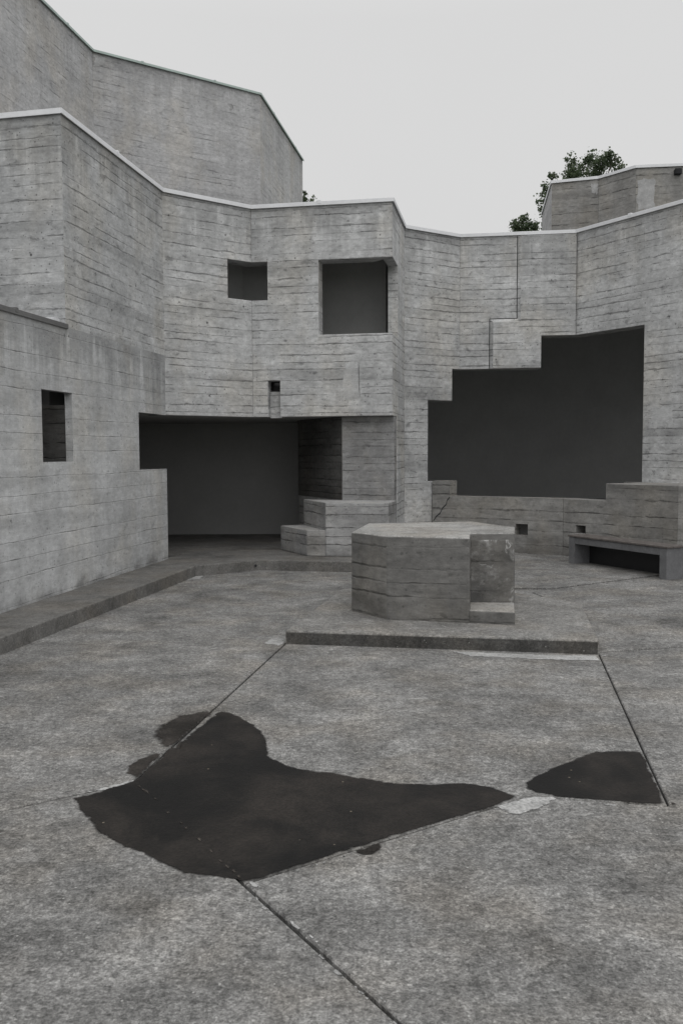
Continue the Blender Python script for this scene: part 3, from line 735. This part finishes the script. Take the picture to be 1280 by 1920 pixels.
blk('passage_floor', [V2(-6.99, 7.21), L0 - dL * 1.4 - nL * .43, P2 - nL * .42, V2(-2.3, 14.3), V2(.3, 15.1), V2(.61, 18.59), V2(-6.99, 18.59)], 0, KERB - .004, 'kerb')
# deep jamb wall behind the left window, its dimness painted dark
jm = LS + dL * (wu[1] + .012) - nL * .091
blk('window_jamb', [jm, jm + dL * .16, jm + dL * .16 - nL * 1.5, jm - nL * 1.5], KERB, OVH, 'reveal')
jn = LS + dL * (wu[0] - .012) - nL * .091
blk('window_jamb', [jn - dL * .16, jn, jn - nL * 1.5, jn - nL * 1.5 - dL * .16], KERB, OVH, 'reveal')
blk('notch_ledge', [P2 - dL * .98 - nL * .091, P2 - nL * .091 + V2(.0, .0), P2 - nL * .5, P2 - dL * .98 - nL * .5], KERB, 1.488, 'left')
# loggia behind the big opening: floor and back wall
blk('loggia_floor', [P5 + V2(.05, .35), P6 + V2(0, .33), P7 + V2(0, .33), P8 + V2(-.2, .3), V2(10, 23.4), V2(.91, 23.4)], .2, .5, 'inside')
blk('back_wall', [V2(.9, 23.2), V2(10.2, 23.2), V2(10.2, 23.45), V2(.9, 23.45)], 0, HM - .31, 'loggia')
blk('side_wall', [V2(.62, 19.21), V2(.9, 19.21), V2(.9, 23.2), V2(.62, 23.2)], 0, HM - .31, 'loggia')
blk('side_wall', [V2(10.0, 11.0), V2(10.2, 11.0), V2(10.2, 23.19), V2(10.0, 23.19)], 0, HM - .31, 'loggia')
# glazing
d56 = (P6 - P5).normalized()
d78 = (P7 - P8).normalized() * -1
L56 = (P6 - P5).length
def glaze(pts, z0, z1, parent=main):
    bm = bmesh.new(); prism(bm, pts, z0, z1); return finish('window_pane', bm, 'glass', parent)
pane(P3, P4, slot_u0 - .05, slot_u1 + .05, slot_z0 - .05, slot_z1 + .05, .22, main)

qa = P2 + d23_ * (u23a - .25) - n23 * .9; qb = P3 + miter(n23, n34, .9); qc = P3 + d34 * (u34b + .25) - n34 * .9
blk('added_window_back', [qa, qb, qc, qc - n34 * .05, qb + V2(0, .06), qa - n23 * .05], z23a - .4, z23b + .4, 'loggia')  # added pale panel, brightens the dark corner window
qa = P3 + d34 * (big_u0 - .3) - n34 * 1.3; qb = P4 + d45 * (big45 + .1) - n45 * .165
blk('added_window_back', [qa, V2(qb.x - .01, qa.y - .1), V2(qb.x + .02, qa.y - .05), qa + V2(0, .06)], big_z0 - .6, big_z1 + .6, 'passage')  # second added panel, lifts the darkness in the big window
# mortar repairs on the facades
quad_patch('repair_patch', P3, P4, [(645, 682), (674, 680), (675, 746), (646, 748)], 'patch_light', main, .003)
quad_patch('repair_patch', P7, P8, [(1222, 763), (1262, 760), (1262, 800), (1222, 804)], 'patch_light', main, .003)

# ------------------------------------------------------------------ stepped seat beside the pier
seat = tag(empty('stepped_seat', (.1, 13.9, KERB)), 'stepped concrete block seat at the dark passage beside the pier', 'seat')
sa, sb = V2(-.241, 13.56), V2(.70, 13.42)
blk('upper_step', [sa, sb, P4 + d45 * .18 + V2(.03, 0), F0 + V2(.02, .02), V2(-.614, 14.62)], KERB, .965, 'seat', seat, .012)
blk('lower_step', [V2(-.525, 13.60), V2(-.243, 13.558), V2(-.618, 14.62), V2(-.983, 14.50)], KERB, .548, 'seat', seat, .012)

# ------------------------------------------------------------------ low wall before the big opening
LA_, LB, LC = V2(1.60, 15.82), V2(3.60, 14.62), V2(4.86, 13.0)
LD = V2(6.9, 13.35)
low = tag(empty('low_wall', (3.6, 14.8, 0)), 'low damp stained concrete wall with drain niches below the big opening', 'wall')
nAB, nBC, nCD = nrm(LA_, LB), nrm(LB, LC), nrm(LC, LD)
TOPL, TOPB = .95, 1.215
ua = onp(843, 915, LA_, LB)[0]
def niche(A, B, x0, x1, y0, y1):
    a, z1_ = onp(x0, y0, A, B); b, z0_ = onp(x1, y1, A, B); return (a, b, z0_, z1_)
n1_ = niche(LA_, LB, 966, 989, 982, 1004); n2_ = niche(LB, LC, 1079, 1097, 985, 1001); n3_ = niche(LB, LC, 1268.5, 1290, 1002, 1019)
uc = onp(1135, 925, LB, LC)[0]
wall('low_wall_face', LA_, LB, 0, TOPB, .3, 'low', low, [(ua, 99, TOPL, 9), n1_], nB=nBC, capB=False)
wall('low_wall_face', LB, LC, 0, TOPB, .3, 'low', low, [(-1, uc, TOPL, 9), n2_], nA=nAB, nB=nCD, capB=False)
wall('low_wall_face', LC, LD, 0, TOPB, .3, 'low', low, [], nA=nBC)
for A, B, nn, nv in ((LA_, LB, nAB, n1_), (LB, LC, nBC, n2_)):
    d = (B - A).normalized(); a, b = A + d * (nv[0] - .02) - nn * .24, A + d * (nv[1] + .02) - nn * .24
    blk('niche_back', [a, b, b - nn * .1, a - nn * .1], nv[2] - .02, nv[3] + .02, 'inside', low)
dBC = (LC - LB).normalized()
blk('ledge_top', [LB + dBC * (uc + .003) - nBC * .301, LC + miter(nBC, nCD, .301), LD - nCD * .301, LD + V2(.4, .6), P7 + d78 * 2.2 + n78 * .003, P7 + d78 * (u1206 - .35) + n78 * .003, LB + dBC * (uc + .003) - nBC * .9], TOPB - .25, TOPB - .004, 'low', low)
# settlement crack running down from the ledge
ck = [(843, 932), (838, 938), (836, 946), (829, 953), (825, 962), (818, 968), (812, 977)]
bm = bmesh.new(); dAB = (LB - LA_).normalized(); fr = []
for i, (x, y) in enumerate(ck):
    u_, z_ = onp(x, y, LA_, LB); w = .0035 - .0003 * i
    p = LA_ + dAB * (u_ - w) + nAB * .003; q = LA_ + dAB * (u_ + w) + nAB * .003
    fr.append((bm.verts.new((p.x, p.y, z_ + .01)), bm.verts.new((q.x, q.y, z_ - .01))))
for i in range(len(fr) - 1): bm.faces.new((fr[i][0], fr[i][1], fr[i + 1][1], fr[i + 1][0]))
finish('crack', bm, 'gap', low)

# ------------------------------------------------------------------ platform and altar
plat = tag(empty('altar_platform', (1.0, 9.0, 0)), 'shallow concrete platform step under the altar block', 'platform')
PZ = .118
pts = [PFL, PFR, PBR, V2(2.2, 9.85), V2(1.6, 10.7), V2(.9, 10.9), PBL]
def rough_prism(pts, z0, z1, seg=.12, amp=.006, topmi=0, xy=0.0):
    bm = bmesh.new(); ring_ = []
    for i in range(len(pts)):
        a, b = Vector(pts[i]), Vector(pts[(i + 1) % len(pts)]); n_ = max(1, int((b - a).length / seg))
        for s in range(n_): ring_.append(a + (b - a) * (s / n_))
    jit = []
    for p in ring_:
        w = Vector((p.x * 6, p.y * 6, z1 * 5)); jit.append(p + Vector((noise.noise(w), noise.noise(w + Vector((3, 8, 1))))) * xy)
    lo = [bm.verts.new((p.x, p.y, z0)) for p in ring_]
    hi = [bm.verts.new((p.x, p.y, z1 + amp * noise.noise(Vector((p.x * 7, p.y * 7, 2))))) for p in jit]
    n_ = len(ring_)
    for i in range(n_):
        bm.faces.new((lo[i], lo[(i + 1) % n_], hi[(i + 1) % n_], hi[i]))
    bm.faces.new(hi).material_index = topmi; bm.faces.new(lo[::-1])
    return bm
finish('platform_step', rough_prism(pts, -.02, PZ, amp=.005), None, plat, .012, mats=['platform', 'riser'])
bmf = None
# soiled front riser: its own thin skin of dirt-dark concrete
bm = bmesh.new(); nP = nrm(PFL, PFR); dP = (PFR - PFL).normalized()
a, b = PFL + dP * .012, PFR - dP * .012
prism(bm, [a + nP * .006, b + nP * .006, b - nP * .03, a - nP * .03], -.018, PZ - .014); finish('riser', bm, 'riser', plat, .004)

altar = tag(empty('altar', (.9, 9.2, PZ)), 'faceted weathered concrete altar block with a cut out corner step', 'altar')
AZ = .92
ap = [V2(.098, 9.03), V2(.428, 8.56), V2(1.193, 8.355), V2(1.265, 8.83), V2(1.70, 8.82), V2(1.84, 9.54), V2(1.50, 10.3), V2(.30, 10.14)]
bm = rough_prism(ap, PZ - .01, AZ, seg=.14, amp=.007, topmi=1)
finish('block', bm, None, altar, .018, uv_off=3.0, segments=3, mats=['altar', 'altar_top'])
# lime stained face in the recess, under the lip
nR = nrm(ap[3], ap[4]); dR = (ap[4] - ap[3]).normalized()
a, b = ap[3] + dR * .004, ap[4] - dR * .008
blk('recess_face', [a + nR * .008, b + nR * .008, b - nR * .05, a - nR * .05], PZ + .1, AZ - .065, 'recess', altar, .006)
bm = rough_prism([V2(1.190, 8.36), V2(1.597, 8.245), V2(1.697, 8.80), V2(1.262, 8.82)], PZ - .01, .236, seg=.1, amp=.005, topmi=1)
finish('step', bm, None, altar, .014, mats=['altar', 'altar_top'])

# ------------------------------------------------------------------ bench
bench = tag(empty('bench', (4.1, 12.8, 0)), 'long plank topped bench standing before the low wall', 'bench')
B1, B2, B4, B3 = V2(3.452, 13.635), V2(4.30, 11.86), V2(3.752, 13.775), V2(4.60, 12.0)
dB = (B2 - B1).normalized(); wB = (B4 - B1)
BW = wB.length; wB.normalize()
def bl(u0, u1, w0, w1): return [B1 + dB * u0 + wB * w0, B1 + dB * u1 + wB * w0, B1 + dB * u1 + wB * w1, B1 + dB * u0 + wB * w1]
LBn = (B2 - B1).length
blk('leg', bl(.0, .12, .0, BW), 0, .425, 'bench', bench, .006)
blk('leg', bl(LBn - .13, LBn, .0, BW), 0, .425, 'bench', bench, .006)
blk('apron', bl(.122, LBn - .132, .006, .06), .325, .423, 'bench', bench, .005)
blk('apron', bl(.122, LBn - .132, BW - .06, BW - .006), .325, .423, 'bench', bench, .005)
blk('shade_panel', bl(.122, LBn - .132, BW - .04, BW - .007), .004, .32, 'bench_shade', bench)  # added dark sheet, paints the shade beneath the seat
blk('shade_underside', bl(.122, LBn - .132, .062, BW - .062), .39, .42, 'bench_shade', bench)  # dark board under the planks, more of the painted shade
for i in range(3):
    w0 = -.015 + i * (BW + .03) / 3
    blk('seat_plank', bl(-.015, LBn + .015, w0 + .003, w0 + (BW + .03) / 3 - .003), .427, .452 + random.uniform(-.002, .002), 'wood', bench, .004)

# ------------------------------------------------------------------ rear tower (left) and rear wing (right)
tower = tag(empty('concrete_tower', (-4, 24, 0)), 'tall windowless concrete block rising behind the upper left parapet', 'building')
TZ = 11.0
Q = [onz(x, y, TZ) for x, y in ((-260, -360), (173, 95), (487, 176.5), (567, 301))]
Q[0] = Q[1] + (onz(76, 0, TZ) - Q[1]) * 4
Qb = [Q[3] + V2(-3.2, 4.5), Q[0] + V2(-9, 5)]
ns = [nrm(Q[i], Q[i + 1]) for i in range(3)]
for i in range(3):
    wall('wall', Q[i], Q[i + 1], 0, TZ, .35, 'tower', tower, nA=ns[i - 1] if i else None, nB=ns[i + 1] if i < 2 else None)
nb = nrm(Q[3], Qb[0])
wall('wall', Q[3] + (Qb[0] - Q[3]).normalized() * .36, Qb[0], 0, TZ, .35, 'tower', tower)
wall('wall', Qb[0], Qb[1], 0, TZ, .35, 'tower', tower)
run(Q, TZ, .35, 'copper', tower, h=.035, over=.05)
blk('roof', [Q[0] + V2(-.3, .3), Q[1] + V2(-.1, .4), Q[2] + V2(-.3, .4), Q[3] + V2(-.5, .1), Qb[0] + V2(-.1, -.3), Qb[1]], TZ - .3, TZ - .1, 'roofing', tower)
quad_patch('repair_patch', Q[1], Q[2], [(176, 103), (196, 108), (195, 122), (176, 122)], 'patch', tower)
quad_patch('repair_patch', Q[1], Q[2], [(430, 196), (436, 195), (437, 204), (431, 205)], 'patch', tower)

wing = tag(empty('concrete_wing', (6.5, 21, 0)), 'small concrete roof volume with pale coping behind the right parapet', 'building')
WZ = 8.0
Wp = [onz(x, y, WZ) for x, y in ((1015.5, 403), (1034, 342), (1122, 333.5), (1192, 313), (1280, 309.5))]
Wp[4] = Wp[3] + (Wp[4] - Wp[3]) * 3
ns = [nrm(Wp[i], Wp[i + 1]) for i in range(4)]
for i in range(4):
    wall('wall', Wp[i], Wp[i + 1], HM - .1, WZ, .3, 'tower' if i == 0 else 'low', wing, nA=ns[i - 1] if i else None, nB=ns[i + 1] if i < 3 else None)
run(Wp, WZ, .3, 'zinc', wing, h=.045)
blk('roof', [Wp[0] + V2(.3, .1), Wp[1] + V2(.3, .4), Wp[2] + V2(0, .4), Wp[3] + V2(0, .4), Wp[4] + V2(0, .5), Wp[4] + V2(0, 5), Wp[0] + V2(2, 2)], WZ - .3, WZ - .1, 'roofing', wing)
quad_patch('repair_patch', Wp[3], Wp[4], [(1195, 336), (1227, 334), (1227, 392), (1194, 392)], 'patch', wing)
quad_patch('repair_patch', Wp[1], Wp[2], [(1109, 344), (1119, 343), (1120, 362), (1110, 361)], 'patch', wing)
us_, zs_ = onp(1269, 324, Wp[3], Wp[4]); dW = (Wp[4] - Wp[3]).normalized(); nW = ns[3]; p = Wp[3] + dW * us_
bm = bmesh.new()
prism(bm, [p - dW * .07 + nW * .14, p + dW * .07 + nW * .14, p + dW * .07 - nW * .02, p - dW * .07 - nW * .02], zs_ - .05, zs_ + .07)
finish('rain_spout', bm, 'gap', wing, .01)

# ------------------------------------------------------------------ trees beyond the roofs
def tree(base, height, clumps, label, seedv, nleaf, leaf=.13, group='trees beyond the roofs'):
    rnd = random.Random(seedv)
    root = tag(empty('tree', (base[0], base[1], -.06)), label, 'tree', group)
    top = Vector((base[0], base[1], height))
    bm = bmesh.new()
    def limb(a, b, r0, r1, n=7, segs=4):
        axis = (b - a); s = axis.cross(Vector((.3, 1, .2))).normalized(); t = axis.normalized().cross(s); prev = None
        for j in range(segs + 1):
            f = j / segs; c = a + axis * f + s * math.sin(f * 3.1) * axis.length * .04; r = r0 + (r1 - r0) * f
            rg = [bm.verts.new(c + (s * math.cos(2 * math.pi * i / n) + t * math.sin(2 * math.pi * i / n)) * r) for i in range(n)]
            if prev:
                for i in range(n): bm.faces.new((prev[i], prev[(i + 1) % n], rg[(i + 1) % n], rg[i]))
            prev = rg
    cz = min(c[0].z for c in clumps)
    fork = Vector((base[0], base[1], max(1.5, cz * .62)))
    limb(Vector((base[0], base[1], -.05)), fork, .17, .11, 9, 5)
    for c, r in clumps: limb(fork, c, .07, .018)
    for c, r in clumps:
        for _ in range(5):
            e = c + Vector((rnd.uniform(-1, 1), rnd.uniform(-1, 1), rnd.uniform(-.3, 1))).normalized() * r * .85; limb(c, e, .018, .006, 5, 3)
    finish('trunk', bm, 'bark', root)
    verts, faces, tones = [], [], []
    tw = sum(r ** 2 for _, r in clumps)
    for c, r in clumps:
        subs = []
        for _ in range(max(9, int(16 * r))):
            dv = Vector((rnd.gauss(0, 1), rnd.gauss(0, 1), rnd.gauss(0, .9))).normalized(); subs.append((c + dv * r * rnd.uniform(.3, 1.0), r * rnd.uniform(.28, .52), rnd.uniform(0, .5)))
        for _ in range(int(nleaf * r ** 2 / tw)):
            sc, sr, st = subs[rnd.randrange(len(subs))]
            p = sc + Vector((rnd.gauss(0, .5), rnd.gauss(0, .5), rnd.gauss(0, .55))) * sr
            nv = Vector((rnd.gauss(0, 1), rnd.gauss(0, 1), rnd.gauss(.5, 1))).normalized(); a = nv.orthogonal().normalized(); a.rotate(Matrix.Rotation(rnd.uniform(0, 6.3), 3, nv)); b = nv.cross(a)
            s = leaf * rnd.uniform(.6, 1.25); i0 = len(verts)
            for ca, cb, cn in ((-.55, 0, 0), (-.1, .42, .08), (.6, .0, -.05), (-.1, -.42, .08)): verts.append(p + a * ca * s + b * cb * s + nv * cn * s)
            faces.append((i0, i0 + 1, i0 + 2, i0 + 3)); tones += [min(1, st + rnd.uniform(0, .5))] * 4
    w = Vector(root.location)
    me = bpy.data.meshes.new('crown'); me.from_pydata([v - w for v in verts], [], faces)
    at = me.attributes.new('tone', 'FLOAT', 'POINT'); at.data.foreach_set('value', tones)
    me.materials.append(MAT['leaf']); o = bpy.data.objects.new('crown', me); col.objects.link(o); o.parent = root
    return root
def at(px, py, dist):
    d = ray(px, py); t = dist / d.y; return Vector((d.x * t, d.y * t, CAM_H + d.z * t))
D = 36.0
def cl(L, D): return [(at(x, y, D + dz), r * D / F) for x, y, r, dz in L]
tree(at(1085, 800, D), 12, cl([(1085, 325, 32, 0), (1128, 318, 32, .5), (1148, 300, 16, 0), (1072, 305, 15, .3), (1158, 335, 24, 1), (1030, 358, 17, 0), (1022, 382, 16, -.5), (1110, 380, 50, 1.5), (1050, 420, 42, 1), (1150, 420, 55, 1.5), (1036, 330, 10, 0), (1105, 300, 13, 0)], D),
     'dark green broadleaf tree behind the right roof volume', 3, 13000, .095)
tree(at(985, 800, 33), 10, cl([(985, 432, 24, 0), (970, 420, 11, 0), (1002, 424, 10, 0), (982, 410, 9, 0), (985, 470, 36, .8)], 33), 'small tree crown peeking over the low parapet, left of the roof volume', 5, 3200, .09)
tree(at(572, 800, 34), 10, cl([(566, 375, 14, 0), (582, 378, 10, 0), (570, 362, 6, 0), (570, 420, 34, .8)], 34), 'sparse tree tip beside the right edge of the tall block', 9, 1500, .085)
